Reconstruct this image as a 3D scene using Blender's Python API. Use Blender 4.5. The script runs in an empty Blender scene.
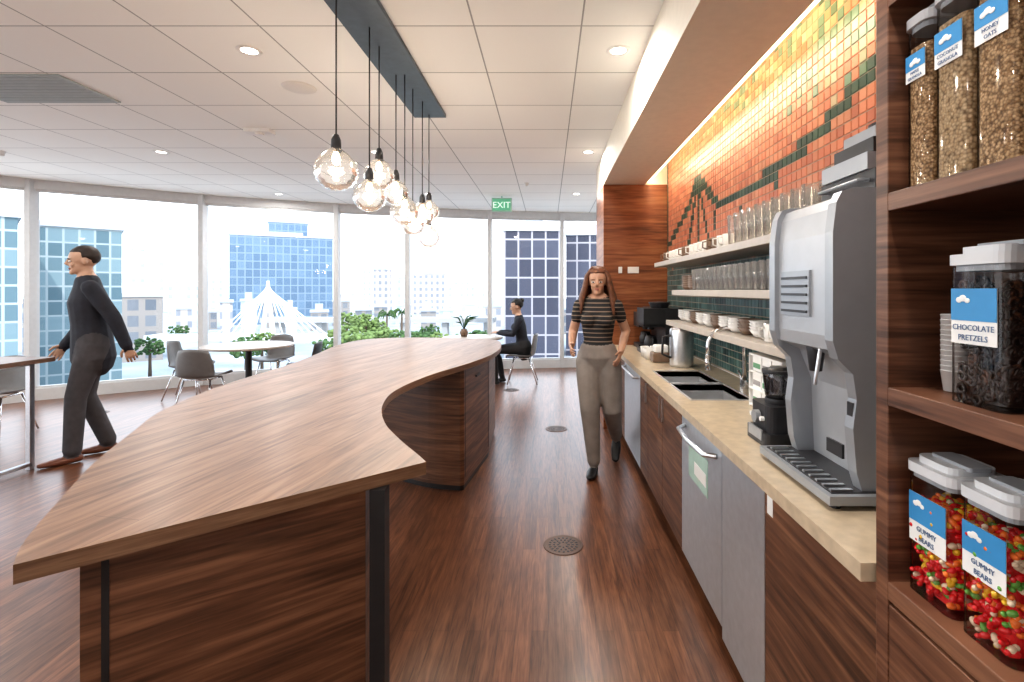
import bpy, math, random
import numpy as np
from mathutils import Vector, Matrix
random.seed(7); R=random.random
S=bpy.context.scene
S.view_settings.view_transform='Standard'
S.view_settings.exposure=.10
try: S.view_settings.look='Medium High Contrast'
except Exception: pass
COL=S.collection
pi=math.pi
# ---------------- materials ----------------
def newmat(n):
    m=bpy.data.materials.new(n); m.use_nodes=True
    nt=m.node_tree; return m,nt,nt.nodes['Principled BSDF']
def M(n,c,r=.5,metal=0,emit=None,es=0,coat=0,spec=.5,noise=0,nscale=20):
    m,nt,b=newmat(n)
    b.inputs['Base Color'].default_value=(*c,1); b.inputs['Roughness'].default_value=r
    b.inputs['Metallic'].default_value=metal; b.inputs['Coat Weight'].default_value=coat
    b.inputs['Specular IOR Level'].default_value=spec
    if emit: b.inputs['Emission Color'].default_value=(*emit,1); b.inputs['Emission Strength'].default_value=es
    if noise:
        t=nt.nodes.new('ShaderNodeTexCoord'); no=nt.nodes.new('ShaderNodeTexNoise'); no.inputs['Scale'].default_value=nscale; no.inputs['Detail'].default_value=5
        cr=nt.nodes.new('ShaderNodeValToRGB'); cr.color_ramp.elements[0].color=(*[x*(1-noise) for x in c],1); cr.color_ramp.elements[1].color=(*[min(1,x*(1+noise)) for x in c],1)
        cr.color_ramp.elements[0].position=.3; cr.color_ramp.elements[1].position=.7
        nt.links.new(t.outputs['Object'],no.inputs['Vector']); nt.links.new(no.outputs[0],cr.inputs[0]); nt.links.new(cr.outputs[0],b.inputs['Base Color'])
    return m
def wood(n,cols,scale,r=.4,coat=0,planks=None,rot=0,lohi=(.36,.64),pc=(.8,1.18),spec=.5):
    m,nt,b=newmat(n); N=nt.nodes.new; L=nt.links.new
    t=N('ShaderNodeTexCoord'); mr=N('ShaderNodeMapping'); mr.inputs['Rotation'].default_value=(0,0,rot)
    L(t.outputs['Object'],mr.inputs[0])
    def nz(sc,dist,det):
        mp=N('ShaderNodeMapping'); mp.inputs['Scale'].default_value=sc; L(mr.outputs[0],mp.inputs[0])
        no=N('ShaderNodeTexNoise'); no.inputs['Scale'].default_value=1; no.inputs['Detail'].default_value=det; no.inputs['Roughness'].default_value=.55; no.inputs['Distortion'].default_value=dist
        L(mp.outputs[0],no.inputs['Vector']); return no.outputs[0]
    a=nz(scale,1.2,3); c=nz(tuple(s*4.2 for s in scale),.4,3)
    mx=N('ShaderNodeMix'); mx.data_type='FLOAT'; mx.inputs[0].default_value=.38; L(a,mx.inputs[2]); L(c,mx.inputs[3])
    cr=N('ShaderNodeValToRGB'); e=cr.color_ramp.elements
    e[0].position=lohi[0]; e[0].color=(*cols[0],1); e[1].position=lohi[1]; e[1].color=(*cols[-1],1)
    x=e.new(.5); x.color=(*cols[1],1)
    L(mx.outputs[0],cr.inputs[0]); out=cr.outputs[0]
    if planks:
        w,h,mort=planks
        sx=N('ShaderNodeSeparateXYZ'); cx=N('ShaderNodeCombineXYZ'); L(mr.outputs[0],sx.inputs[0]); L(sx.outputs[1],cx.inputs[0]); L(sx.outputs[0],cx.inputs[1])
        br=N('ShaderNodeTexBrick'); br.inputs['Scale'].default_value=1; br.inputs['Brick Width'].default_value=w; br.inputs['Row Height'].default_value=h
        br.inputs['Mortar Size'].default_value=mort; br.inputs['Mortar Smooth'].default_value=.3; br.offset=.37
        br.inputs['Color1'].default_value=(pc[0],)*3+(1,); br.inputs['Color2'].default_value=(pc[1],pc[1]*.98,pc[1]*.96,1); br.inputs['Mortar'].default_value=(.55,.55,.55,1)
        L(cx.outputs[0],br.inputs[0])
        m2=N('ShaderNodeMix'); m2.data_type='RGBA'; m2.blend_type='MULTIPLY'; m2.inputs[0].default_value=1
        L(out,m2.inputs[6]); L(br.outputs[0],m2.inputs[7]); out=m2.outputs[2]
    L(out,b.inputs['Base Color']); b.inputs['Roughness'].default_value=r; b.inputs['Coat Weight'].default_value=coat; b.inputs['Coat Roughness'].default_value=.2
    b.inputs['Specular IOR Level'].default_value=spec
    return m
def gridmat(n,cell,mort,c1,c2,cm,mode='xy',off=(0,0),r=.6,emit=0,spec=.3):
    m,nt,b=newmat(n); N=nt.nodes.new; L=nt.links.new
    t=N('ShaderNodeTexCoord'); sx=N('ShaderNodeSeparateXYZ'); L(t.outputs['Object'],sx.inputs[0]); cx=N('ShaderNodeCombineXYZ')
    if mode=='xy':
        a=N('ShaderNodeMath'); a.inputs[1].default_value=off[0]; L(sx.outputs[0],a.inputs[0]); L(a.outputs[0],cx.inputs[0])
        a=N('ShaderNodeMath'); a.inputs[1].default_value=off[1]; L(sx.outputs[1],a.inputs[0]); L(a.outputs[0],cx.inputs[1])
    else:
        a=N('ShaderNodeMath'); L(sx.outputs[0],a.inputs[0]); L(sx.outputs[1],a.inputs[1]); L(a.outputs[0],cx.inputs[0]); L(sx.outputs[2],cx.inputs[1])
    br=N('ShaderNodeTexBrick'); br.offset=0; br.inputs['Scale'].default_value=1; br.inputs['Brick Width'].default_value=cell[0]; br.inputs['Row Height'].default_value=cell[1]
    br.inputs['Mortar Size'].default_value=mort; br.inputs['Mortar Smooth'].default_value=.1
    br.inputs['Color1'].default_value=(*c1,1); br.inputs['Color2'].default_value=(*c2,1); br.inputs['Mortar'].default_value=(*cm,1)
    L(cx.outputs[0],br.inputs[0]); L(br.outputs[0],b.inputs['Base Color']); b.inputs['Roughness'].default_value=r; b.inputs['Specular IOR Level'].default_value=spec
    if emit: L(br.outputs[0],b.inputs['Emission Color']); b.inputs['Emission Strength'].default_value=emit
    return m
def glass(n,tint=(1,1,1),refl=.12,rough=.02,haze=0,hc=(.9,.9,.9)):
    m=bpy.data.materials.new(n); m.use_nodes=True; nt=m.node_tree; nt.nodes.clear(); N=nt.nodes.new; L=nt.links.new
    o=N('ShaderNodeOutputMaterial'); tr=N('ShaderNodeBsdfTransparent'); tr.inputs[0].default_value=(*tint,1)
    g=N('ShaderNodeBsdfGlossy'); g.inputs['Roughness'].default_value=rough
    lw=N('ShaderNodeLayerWeight'); lw.inputs[0].default_value=refl*2
    ma=N('ShaderNodeMath'); ma.operation='MULTIPLY_ADD'; ma.inputs[1].default_value=.8; ma.inputs[2].default_value=refl*.4; L(lw.outputs['Fresnel'],ma.inputs[0])
    mx=N('ShaderNodeMixShader'); L(ma.outputs[0],mx.inputs[0]); L(tr.outputs[0],mx.inputs[1]); L(g.outputs[0],mx.inputs[2])
    out=mx.outputs[0]
    if haze:
        d=N('ShaderNodeBsdfTranslucent'); d.inputs[0].default_value=(*hc,1); d2=N('ShaderNodeBsdfDiffuse'); d2.inputs[0].default_value=(*hc,1); m3=N('ShaderNodeMixShader'); L(d.outputs[0],m3.inputs[1]); L(d2.outputs[0],m3.inputs[2])
        m2=N('ShaderNodeMixShader'); m2.inputs[0].default_value=haze
        L(out,m2.inputs[1]); L(m3.outputs[0],m2.inputs[2]); out=m2.outputs[0]
    L(out,o.inputs[0]); return m
# ---------------- mesh builder ----------------
class MB:
    def __init__(s): s.v=[]; s.f=[]; s.m=[]; s.s=[]
    def add(s,vs,fs,mi=0,sm=False,T=None):
        o=len(s.v)
        for p in vs:
            p=Vector(p)
            if T is not None: p=T@p
            s.v.append(tuple(p))
        for f in fs: s.f.append([i+o for i in f]); s.m.append(mi); s.s.append(sm)
    def box(s,x0,x1,y0,y1,z0,z1,mi=0,T=None):
        vs=[(x,y,z) for x in(x0,x1) for y in(y0,y1) for z in(z0,z1)]
        s.add(vs,[(0,1,3,2),(4,6,7,5),(0,4,5,1),(2,3,7,6),(0,2,6,4),(1,5,7,3)],mi,False,T)
    def lathe(s,prof,c=(0,0,0),mi=0,seg=24,T=None,sm=True):
        vs=[];fs=[];n=len(prof)
        for i in range(seg):
            a=2*pi*i/seg
            for r,z in prof: vs.append((c[0]+r*math.cos(a),c[1]+r*math.sin(a),c[2]+z))
        for i in range(seg):
            j=(i+1)%seg
            for k in range(n-1): fs.append((i*n+k,j*n+k,j*n+k+1,i*n+k+1))
        s.add(vs,fs,mi,sm,T)
    def cyl(s,c,r,h,mi=0,seg=24,r2=None,T=None):
        r2=r if r2 is None else r2
        s.lathe([(.0001,0),(r,0),(r,.0001),(r2,h-.0001),(r2,h),(.0001,h)],c,mi,seg,T,sm=False)
    def prism(s,poly,z0,z1,mi=0,T=None,ms=None,sm=False):
        n=len(poly); vs=[(x,y,z0) for x,y in poly]+[(x,y,z1) for x,y in poly]
        s.add(vs,[tuple(range(n))[::-1],tuple(range(n,2*n))],mi,False,T)
        s.add(vs,[(i,(i+1)%n,n+(i+1)%n,n+i) for i in range(n)],mi if ms is None else ms,sm,T)
    def ell(s,c,r,mi=0,T=None,u=14,w=9,Rm=None):
        vs=[];fs=[]
        for j in range(w+1):
            ph=pi*j/w
            for i in range(u):
                a=2*pi*i/u; p=Vector((r[0]*math.sin(ph)*math.cos(a),r[1]*math.sin(ph)*math.sin(a),r[2]*math.cos(ph)))
                if Rm: p=Rm@p
                vs.append(tuple(p+Vector(c)))
        for j in range(w):
            for i in range(u): fs.append((j*u+i,(j+1)*u+i,(j+1)*u+(i+1)%u,j*u+(i+1)%u))
        s.add(vs,fs,mi,True,T)
    def tube(s,pts,rad,mi=0,seg=10,side=None,T=None,dome=False,closed=False):
        pts=[Vector(p) for p in pts]; n=len(pts)
        if not isinstance(rad,(list,tuple)): rad=[rad]*n
        rr=[(r,r) if not isinstance(r,(list,tuple)) else r for r in rad]
        tang=[]
        for i in range(n):
            a=pts[max(i-1,0)]; b=pts[min(i+1,n-1)]
            if closed: a=pts[(i-1)%n]; b=pts[(i+1)%n]
            tang.append((b-a).normalized())
        sd=Vector(side) if side else (Vector((0,0,1)) if abs(tang[0].z)<.9 else Vector((1,0,0)))
        rings=[]
        for i in range(n):
            t=tang[i]; q=sd-t*sd.dot(t)
            if q.length<1e-4: q=t.orthogonal()
            q.normalize(); w=t.cross(q)
            if side is None: sd=q
            rings.append((pts[i],q,w,rr[i],t))
        if dome:
            a=rings[0]; m=max(a[3]); r0=[(a[0]-a[4]*m*k,a[1],a[2],(a[3][0]*f,a[3][1]*f),a[4]) for k,f in((.8,.45),(.5,.8))]
            a=rings[-1]; m=max(a[3]); r1=[(a[0]+a[4]*m*k,a[1],a[2],(a[3][0]*f,a[3][1]*f),a[4]) for k,f in((.5,.8),(.8,.45))]
            rings=r0+rings+r1
        vs=[];fs=[]
        for c,q,w,(rx,ry),t in rings:
            for k in range(seg):
                a=2*pi*k/seg; vs.append(tuple(c+q*rx*math.cos(a)+w*ry*math.sin(a)))
        nn=len(rings)
        for i in range(nn if closed else nn-1):
            for k in range(seg): fs.append((i*seg+k,i*seg+(k+1)%seg,((i+1)%nn)*seg+(k+1)%seg,((i+1)%nn)*seg+k))
        if not closed: fs.append(tuple(range(seg))[::-1]); fs.append(tuple((nn-1)*seg+k for k in range(seg)))
        s.add(vs,fs,mi,True,T)
    def sheet(s,grid,th,mi=0,T=None):
        h=len(grid); w=len(grid[0]); G=[[Vector(p) for p in r] for r in grid]
        top=[];bot=[]
        for i in range(h):
            for j in range(w):
                du=G[min(i+1,h-1)][j]-G[max(i-1,0)][j]; dv=G[i][min(j+1,w-1)]-G[i][max(j-1,0)]
                nn=du.cross(dv)
                if nn.length<1e-9: nn=Vector((0,0,1))
                nn.normalize(); top.append(tuple(G[i][j])); bot.append(tuple(G[i][j]-nn*th))
        o=h*w; fs=[]
        for i in range(h-1):
            for j in range(w-1):
                a=i*w+j; fs.append((a,a+w,a+w+1,a+1)); fs.append((o+a,o+a+1,o+a+w+1,o+a+w))
        for i in range(h-1): a=i*w; fs.append((a,o+a,o+a+w,a+w)); a=i*w+w-1; fs.append((a,a+w,o+a+w,o+a))
        for j in range(w-1): a=j; fs.append((a,a+1,o+a+1,o+a)); a=(h-1)*w+j; fs.append((a,o+a,o+a+1,a+1))
        s.add(top+bot,fs,mi,True,T)
    def text(s,txt,size,T,mi=0,align='LEFT'):
        c=bpy.data.curves.new('t','FONT'); c.body=txt; c.size=size; c.align_x=align; c.resolution_u=2; c.extrude=.0003
        ob=bpy.data.objects.new('t',c); COL.objects.link(ob); bpy.context.view_layer.update()
        me=ob.evaluated_get(bpy.context.evaluated_depsgraph_get()).to_mesh()
        s.add([tuple(v.co) for v in me.vertices],[tuple(p.vertices) for p in me.polygons],mi,False,T)
        bpy.data.objects.remove(ob); bpy.data.curves.remove(c)
    def build(s,name,mats,loc=(0,0,0),rz=0,bevel=0,parent=None,scale=1):
        me=bpy.data.meshes.new(name); me.from_pydata(s.v,[],s.f)
        for m in mats: me.materials.append(m)
        me.polygons.foreach_set('material_index',s.m); me.polygons.foreach_set('use_smooth',s.s)
        me.validate(); me.update()
        ob=bpy.data.objects.new(name,me); COL.objects.link(ob); ob.location=loc; ob.rotation_euler=(0,0,rz); ob.scale=(scale,)*3
        if bevel:
            b=ob.modifiers.new('bevel','BEVEL'); b.width=bevel; b.segments=2; b.limit_method='ANGLE'; b.angle_limit=.7
        if parent: ob.parent=parent
        return ob
def rrect(x0,x1,y0,y1,r,n=4):
    P=[]
    for cx,cy,a0 in((x1-r,y1-r,0),(x0+r,y1-r,90),(x0+r,y0+r,180),(x1-r,y0+r,270)):
        for i in range(n+1):
            a=math.radians(a0+90*i/n); P.append((cx+r*math.cos(a),cy+r*math.sin(a)))
    return P
def catmull(P,n=6):
    P=[Vector(p) for p in P]; out=[]
    for i in range(len(P)-1):
        a=P[max(i-1,0)];b=P[i];c=P[i+1];d=P[min(i+2,len(P)-1)]
        for k in range(n):
            t=k/n; out.append(.5*((2*b)+(c-a)*t+(2*a-5*b+4*c-d)*t*t+(-a+3*b-3*c+d)*t**3))
    out.append(P[-1]); return [tuple(p) for p in out]
def light(kind,name,loc,energy,color=(1,1,1),size=.1,parent=None,rot=(0,0,0),**k):
    l=bpy.data.lights.new(name,kind); l.energy=energy; l.color=color
    if kind=='AREA': l.size=size
    if kind=='POINT': l.shadow_soft_size=size
    for a,b in k.items(): setattr(l,a,b)
    o=bpy.data.objects.new(name,l); COL.objects.link(o); o.location=loc; o.rotation_euler=rot
    if parent: o.parent=parent; o.location=Vector(loc)-parent.location
    return o
H=3.0
# materials
m_floor=wood('floor_wood',[(.080,.032,.017),(.150,.062,.032),(.225,.100,.052)],(34,2.2,1),r=.32,coat=.15,planks=(1.1,.072,.0014),pc=(.80,1.2))
m_ceil=gridmat('ceiling_tile_glow',(.61,.61),.005,(.80,.79,.76),(.83,.82,.79),(.34,.34,.33),off=(-.19,-2.84),r=.9,emit=.08)  # faint emission in the tiles stands in for light reaching the ceiling
m_white=M('white_paint',(.84,.83,.81),.7,noise=.03)
m_soffit=M('soffit_paint',(.76,.70,.60),.7,noise=.03)
m_wal=wood('walnut_panel',[(.055,.024,.013),(.14,.062,.033),(.25,.122,.066)],(1.0,1.0,18),r=.45)
m_walv=wood('walnut_shelf',[(.065,.027,.015),(.155,.068,.038),(.25,.122,.070)],(1.1,1.1,24),r=.45)
m_col=wood('cherry_column',[(.12,.036,.014),(.26,.088,.034),(.37,.148,.062)],(1.0,1.0,13),r=.45)
m_top=wood('island_oak',[(.125,.063,.035),(.215,.118,.068),(.29,.172,.105)],(16,1.3,1),r=.42,coat=.05,planks=(1.6,.13,.0010),rot=math.radians(10),pc=(.9,1.1),spec=.4)
m_edge=wood('island_oak_edge',[(.13,.066,.036),(.20,.11,.063),(.28,.165,.10)],(2,2,40),r=.45)
m_black=M('black_metal',(.02,.02,.022),.45,noise=.1)
m_dark=M('charcoal_plastic',(.03,.03,.034),.4,noise=.1)
m_steel=M('brushed_steel',(.66,.68,.71),.33,1,noise=.06,nscale=60)
m_app=M('appliance_steel',(.60,.65,.70),.33,.7,noise=.05,nscale=30)
m_basin=M('basin_steel',(.50,.51,.53),.4,.5,noise=.05)
m_chrome=M('chrome',(.8,.8,.82),.12,1)
m_silver=M('silver_plastic',(.36,.38,.41),.35,.4,noise=.03)
m_stone=M('counter_stone',(.54,.44,.32),.28,noise=.12,nscale=25)
m_shelf=M('shelf_solid_surface',(.52,.46,.40),.4,noise=.05)
m_grey=M('grey_shell',(.16,.155,.155),.45,noise=.05)
m_tabletop=M('pale_tabletop',(.46,.40,.35),.3,noise=.05)
m_frame=M('window_frame',(.62,.63,.64),.45,noise=.03)
m_bar=M('canopy_bar',(.08,.11,.14),.45,noise=.1)
m_glass=glass('clear_glass',(1,1,1),.10,.03,haze=.10)
m_pane=glass('window_glass',(.98,.99,1),.03)
m_jar=glass('jar_plastic',(.99,.99,.99),.08,.05)
m_paper=M('white_paper',(.85,.85,.84),.6,noise=.02)
m_blue=M('label_blue',(.05,.28,.58),.5,noise=.03)
m_lid=M('lid_plastic',(.70,.72,.75),.35,noise=.02)
m_rub=M('lid_seal',(.35,.37,.40),.5,noise=.05)
m_bulb=M('bulb_glow',(1,.85,.6),.5,emit=(1,.78,.48),es=16)
m_lamp=M('downlight_glow',(1,.95,.85),.5,emit=(1,.95,.88),es=8)
m_ceram=M('white_ceramic',(.80,.78,.75),.25,noise=.02)
m_brownc=M('brown_ceramic',(.20,.13,.09),.35,noise=.1)
# ---------------- room ----------------
WP=[(1.3,9.78),(.27,9.72),(-1.1,9.5),(-2.55,9.12),(-3.68,8.75),(-5.45,7.92),(-7.0,6.8),(-8.3,5.4),(-9.1,3.8),(-9.5,2.0),(-9.6,0),(-9.5,-3)]
room=[(1.3,-3)]+WP
mb=MB(); mb.prism(room,-.1,0,0); mb.build('floor',[m_floor])
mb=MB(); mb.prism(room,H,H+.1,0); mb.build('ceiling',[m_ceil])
mb=MB(); mb.box(1.3,1.42,-3,9.78,0,H); mb.build('wall_right',[m_white])
mb=MB(); mb.box(-9.5,1.42,-3.12,-3,0,H); mb.build('wall_back',[m_white])
def seg(mb,a,b,w,z0,z1,mi,ins=0,ext=0):
    a=Vector(a);b=Vector(b); d=(b-a).normalized(); n=Vector((-d.y,d.x)); a=a-d*ext; b=b+d*ext
    P=[a+n*(ins-w/2),b+n*(ins-w/2),b+n*(ins+w/2),a+n*(ins+w/2)]
    mb.prism([tuple(p) for p in P],z0,z1,mi)
for i in range(len(WP)-1):
    a,b=WP[i],WP[i+1]
    mb=MB(); seg(mb,a,b,.02,.14,H-.2,1,-.0)
    seg(mb,a,b,.10,H-.13,H-.001,0); seg(mb,a,b,.12,0.001,.16,0)
    for z in (.16,H-.16): seg(mb,a,b,.06,z,z+.03,0)
    mb.build('window_%d'%(i+1),[m_frame,m_pane])
mb=MB()
for p in WP[1:-1]:
    mb.box(p[0]-.04,p[0]+.04,p[1]-.09,p[1]+.05,.002,H-.002,0)
mb.build('trim_1',[m_frame],bevel=.005)
# soffit
mb=MB(); mb.box(.6,1.05,-3,6.2,2.64,H-.001); mb.box(1.05,1.299,5.4,6.2,2.64,H-.001); mb.build('soffit',[m_soffit])
mb=MB(); mb.box(.6,1.299,5.4,6.2,.001,2.639,0); mb.box(.76,.80,5.385,5.4,1.68,1.75,1); mb.box(.86,.98,5.385,5.4,1.68,1.75,1); mb.build('wood_column',[m_col,m_paper],bevel=.003)
# cove light
mb=MB(); mb.box(1.06,1.09,1.1,5.38,2.66,2.68,0); s=mb.build('cove_light_strip',[M('cove_glow',(1,.85,.5),.5,emit=(1,.84,.58),es=4)])
light('AREA','cove_lamp',(1.10,3.2,2.80),25,(1,.90,.70),4.2,parent=s,rot=(0,math.radians(32),0),shape='RECTANGLE',size_y=.06)
o=bpy.data.objects['cove_lamp']; o.data.size=.06; o.data.size_y=4.2
# tile wall
T=.052; m,nt,b=newmat('mosaic_tile'); at=nt.nodes.new('ShaderNodeVertexColor'); at.layer_name='Col'; nt.links.new(at.outputs[0],b.inputs['Base Color']); b.inputs['Roughness'].default_value=.3
m_grout=M('grout',(.42,.34,.27),.9,noise=.05)
def curve_h(Y):
    P=[(1.0,1.4),(1.957,.892),(2.35,.76),(2.76,.69),(3.33,.63),(3.83,.67),(4.3,.98),(4.6,.75),(5.4,.45)]
    for (a,ha),(b2,hb) in zip(P,P[1:]):
        if a<=Y<=b2: return ha+(hb-ha)*(Y-a)/(b2-a)
    return 9
vs=[];fs=[];mi=[];cl=[]
ny=int((5.4-1.08)/T); nz=int((2.99-.92)/T)
for i in range(ny):
    for j in range(nz):
        y=1.085+i*T; z=.925+j*T; yc=y+T/2; h=z+T/2-1.5; g=.004
        r=R(); k=R()
        if h<.22+.04*math.sin(yc*3): base=random.choice([(.05,.11,.11),(.07,.15,.145),(.035,.075,.08),(.10,.19,.18),(.06,.13,.12)])
        elif h<.30+.04*math.sin(yc*3): base=random.choice([(.10,.14,.11),(.46,.17,.10),(.30,.16,.10),(.08,.15,.13)])
        else:
            up=h-(1.30-.20*(4.5-yc))
            if up>0 and r<min(.85,.18+up*1.3): base=random.choice([(.36,.31,.19),(.24,.26,.17),(.46,.37,.24),(.10,.17,.11),(.12,.20,.14),(.46,.27,.15)])
            else: base=random.choice([(.56,.20,.115),(.52,.175,.10),(.58,.225,.13),(.54,.20,.115),(.45,.15,.09),(.58,.25,.15)])
        ch=curve_h(yc); sl=abs(curve_h(yc+.026)-curve_h(yc-.026)); 
        if h>.28 and (abs(h-ch)<.03+sl*.5 or (abs(yc-4.3)<.03 and .3<h<.98) or (abs(yc-4.3)<.36 and abs(h-(.98-abs(yc-4.3)*2.0))<.06) or (h>.3 and i%10==3 and 2<yc<4.2 and h<ch and R()<.45)): base=random.choice([(.025,.06,.045),(.04,.085,.06),(.03,.065,.05)])
        c=tuple(x*(.88+.24*k) for x in base)+(1,)
        X0,X1=1.292,1.287; o=len(vs)
        vs+=[(X0,y,z),(X0,y+T-g,z),(X0,y+T-g,z+T-g),(X0,y,z+T-g)]; e=.002
        vs+=[(X1,y+e,z+e),(X1,y+T-g-e,z+e),(X1,y+T-g-e,z+T-g-e),(X1,y+e,z+T-g-e)]
        for f in((4,7,6,5),(0,4,5,1),(1,5,6,2),(2,6,7,3),(3,7,4,0)): fs.append([q+o for q in f]); mi.append(0); cl+=[c]*4
o=len(vs); vs+=[(1.291,1.075,.915),(1.291,5.399,.915),(1.291,5.399,2.995),(1.291,1.075,2.995)]; fs.append([o,o+3,o+2,o+1]); mi.append(1); cl+=[(.5,.4,.3,1)]*4
me=bpy.data.meshes.new('mosaic_tile_backsplash'); me.from_pydata(vs,[],fs); me.materials.append(m); me.materials.append(m_grout); me.polygons.foreach_set('material_index',mi)
ca=me.color_attributes.new(name='Col',type='FLOAT_COLOR',domain='CORNER'); ca.data.foreach_set('color',[x for c in cl for x in c])
ob=bpy.data.objects.new('mosaic_tile_backsplash',me); COL.objects.link(ob)
# ceiling fixtures
def inroom(x,y):
    c=False;n=len(room);j=n-1
    for i in range(n):
        xi,yi=room[i];xj,yj=room[j]
        if (yi>y)!=(yj>y) and x<(xj-xi)*(y-yi)/(yj-yi)+xi: c=not c
        j=i
    return c
LP=[(x,y) for x in(.44,-1.87,-4.2,-6.5,-8.4) for y in(-1.6,.8,3.13,5.43,7.8) if inroom(x-.6,y) and inroom(x,y+.7)]  # grid runs past the visible downlights; the extra ones are added fill lamps
for x,y in LP:
    mb=MB(); mb.lathe([(.048,0),(.048,-.004),(.07,-.006),(.075,0)],(x,y,H-.001),0); mb.lathe([(.0001,-.002),(.049,-.002)],(x,y,H),1)
    s=mb.build('recessed_downlight_and_fill',[m_white,m_lamp])
    light('AREA','lamp',(x,y,H-.03),17,(1,.96,.90),.16,parent=s,shape='DISK')
mb=MB(); x,y=-1.84,3.7; mb.lathe([(.0001,-.012),(.10,-.012),(.115,-.006),(.12,0)],(x,y,H-.001),0); mb.build('ceiling_speaker',[M('speaker_grille',(.78,.77,.75),.8,noise=.05,nscale=300)])
mb=MB(); mb.box(-2.82,-2.58,4.62,4.74,H-.035,H-.001); mb.cyl((-2.7,4.68,H-.05),.04,.02); mb.build('ceiling_sensor',[m_white],bevel=.006)
mb=MB(); mb.box(-4.3,-3.4,3.47,3.98,H-.012,H-.001,0)
for i in range(9): mb.box(-4.27,-3.43,3.50+i*.052,3.51+i*.052,H-.014,H-.012,1)
mb.build('ceiling_vent',[M('vent_grey',(.42,.46,.45),.6,noise=.05),M('vent_dark',(.36,.40,.39),.6)])
for x,y in((-5.9,5.4),(-2.5,6.9),(-.3,7.0)):
    mb=MB(); mb.lathe([(.0001,-.05),(.02,-.05),(.03,-.02),(.035,0)],(x,y,H-.001),0,12); mb.build('sprinkler_head',[m_white])
# exit sign
mb=MB(); mb.box(-.90,-.58,7.98,8.02,2.75,2.97,0); mb.box(-.88,-.60,7.975,7.98,2.77,2.95,1); mb.box(-.75,-.73,7.99,8.01,2.97,2.999,0)
Tm=Matrix.Translation((-.74,7.973,2.81))@Matrix.Rotation(pi/2,4,'X'); mb.text('EXIT',.14,Tm,2,'CENTER')
mb.build('exit_sign',[M('exit_housing',(.4,.6,.5),.4),M('exit_face',(.10,.36,.22),.4,emit=(.2,.7,.42),es=.3),M('exit_letters',(.8,.95,.85),.4,emit=(.8,1,.9),es=.5)])
# ---------------- pendants ----------------
mb=MB(); mb.box(-1.14,-.87,2.0,4.27,H-.03,H-.001); mb.build('pendant_canopy_bar',[m_bar],bevel=.004)
m_pend=glass('pendant_glass',(1,1,1),.13,.06,haze=.03,hc=(1,.97,.92))
for x,y,z,r in((-1.0,2.36,2.06,.098),(-1.0,2.80,2.02,.088),(-1.02,3.02,2.19,.09),(-.98,3.42,2.03,.095),(-1.04,3.42,2.16,.085),(-.99,3.66,1.98,.085),(-.98,3.90,2.08,.09),(-1.0,4.2,2.16,.085),(-1.0,4.2,1.94,.09)):
    mb=MB()
    prof=[(.020,r*1.15),(.028,r*1.05),(r*.6,r*.82),(r*.92,r*.42)]
    for q in range(13):
        a=.35-q*(1.35+.35)/12; k=1+.03*(-1)**q; prof.append((r*math.cos(a)*k,r*math.sin(a)*.92*k))
    mb.lathe(prof,(x,y,z),0,28)
    mb.tube([(x,y,z+r*1.2),(x,y,H-.03)],.004,1,6)
    mb.lathe([(.0001,.075),(.012,.07),(.022,.045),(.024,0),(.0001,0)],(x,y,z+r*1.05),1,16)
    mb.lathe([(.0001,-.045),(.012,-.04),(.02,-.02),(.018,0),(.010,.02),(.010,.035)],(x,y,z+r*.75),2,14)
    mb.lathe([(.0001,0),(.012,0),(.014,.03),(.0001,.03)],(x,y,z+r*.95),3,12)
    s=mb.build('glass_pendant_lamp',[m_pend,m_dark,m_bulb,M('brass',(.6,.35,.15),.3,1)])
    light('POINT','lamp',(x,y,z-r*.1),3.0,(1,.88,.72),.04,parent=s)
# ---------------- island ----------------
right=catmull([(-.39,1.6),(-.44,1.68),(-.545,1.84),(-.68,2.08),(-.79,2.39),(-.835,2.75),(-.76,3.24),(-.59,3.77),(-.475,4.3),(-.46,4.9),(-.55,5.45),(-.8,5.66),(-1.2,5.76),(-1.71,5.78),(-2.05,5.55),(-2.1,5.0),(-1.99,4.3),(-1.91,3.67),(-1.89,3.02),(-1.85,2.67),(-1.75,2.25),(-1.62,1.96),(-1.45,1.6),(-1.28,1.31),(-1.15,1.1),(-1.07,1.0)],6)
mb=MB(); mb.prism(right,.91,.95,0,ms=1,sm=False)
b1=[(-1.03,1.10),(-.54,1.48),(-.62,1.85),(-.85,2.25),(-1.45,2.35),(-1.45,1.95),(-1.22,1.4)]
mb.prism(b1,.001,.909,2)
mb.box(-.527,-.482,1.475,1.52,.001,.909,3)
d=Vector((.49,.38)).normalized(); p=Vector((-1.03,1.10))+d*.035; n=Vector((d.y,-d.x))
mb.prism([tuple(p+n*.002),tuple(p+d*.014+n*.002),tuple(p+d*.014-n*.01),tuple(p-n*.01)],.001,.905,3)
b2=[(-.56,5.3),(-.53,4.5)]+[(-.625,3.72)]+catmull([(-.65,3.70),(-.9,3.76),(-1.2,3.93),(-1.5,4.15),(-1.75,4.6),(-1.85,5.2),(-1.6,5.5),(-.8,5.48)],5)
mb.prism(b2,.05,.909,2); 
b3=[(x*.98-.02,(y-4.6)*.96+4.6) for x,y in b2]; mb.prism(b3,.001,.05,3)
a=Vector((-.53,4.5));b=Vector((-.625,3.72)); dd=(b-a).normalized(); nn=Vector((-dd.y,dd.x)); 
if nn.x<0: nn=-nn
for t in(.04,.96):
    q=a+(b-a)*t; mb.prism([tuple(q+nn*.002-dd*.003),tuple(q+nn*.002+dd*.003),tuple(q-nn*.004+dd*.003),tuple(q-nn*.004-dd*.003)],.1,.9,3)
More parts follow.
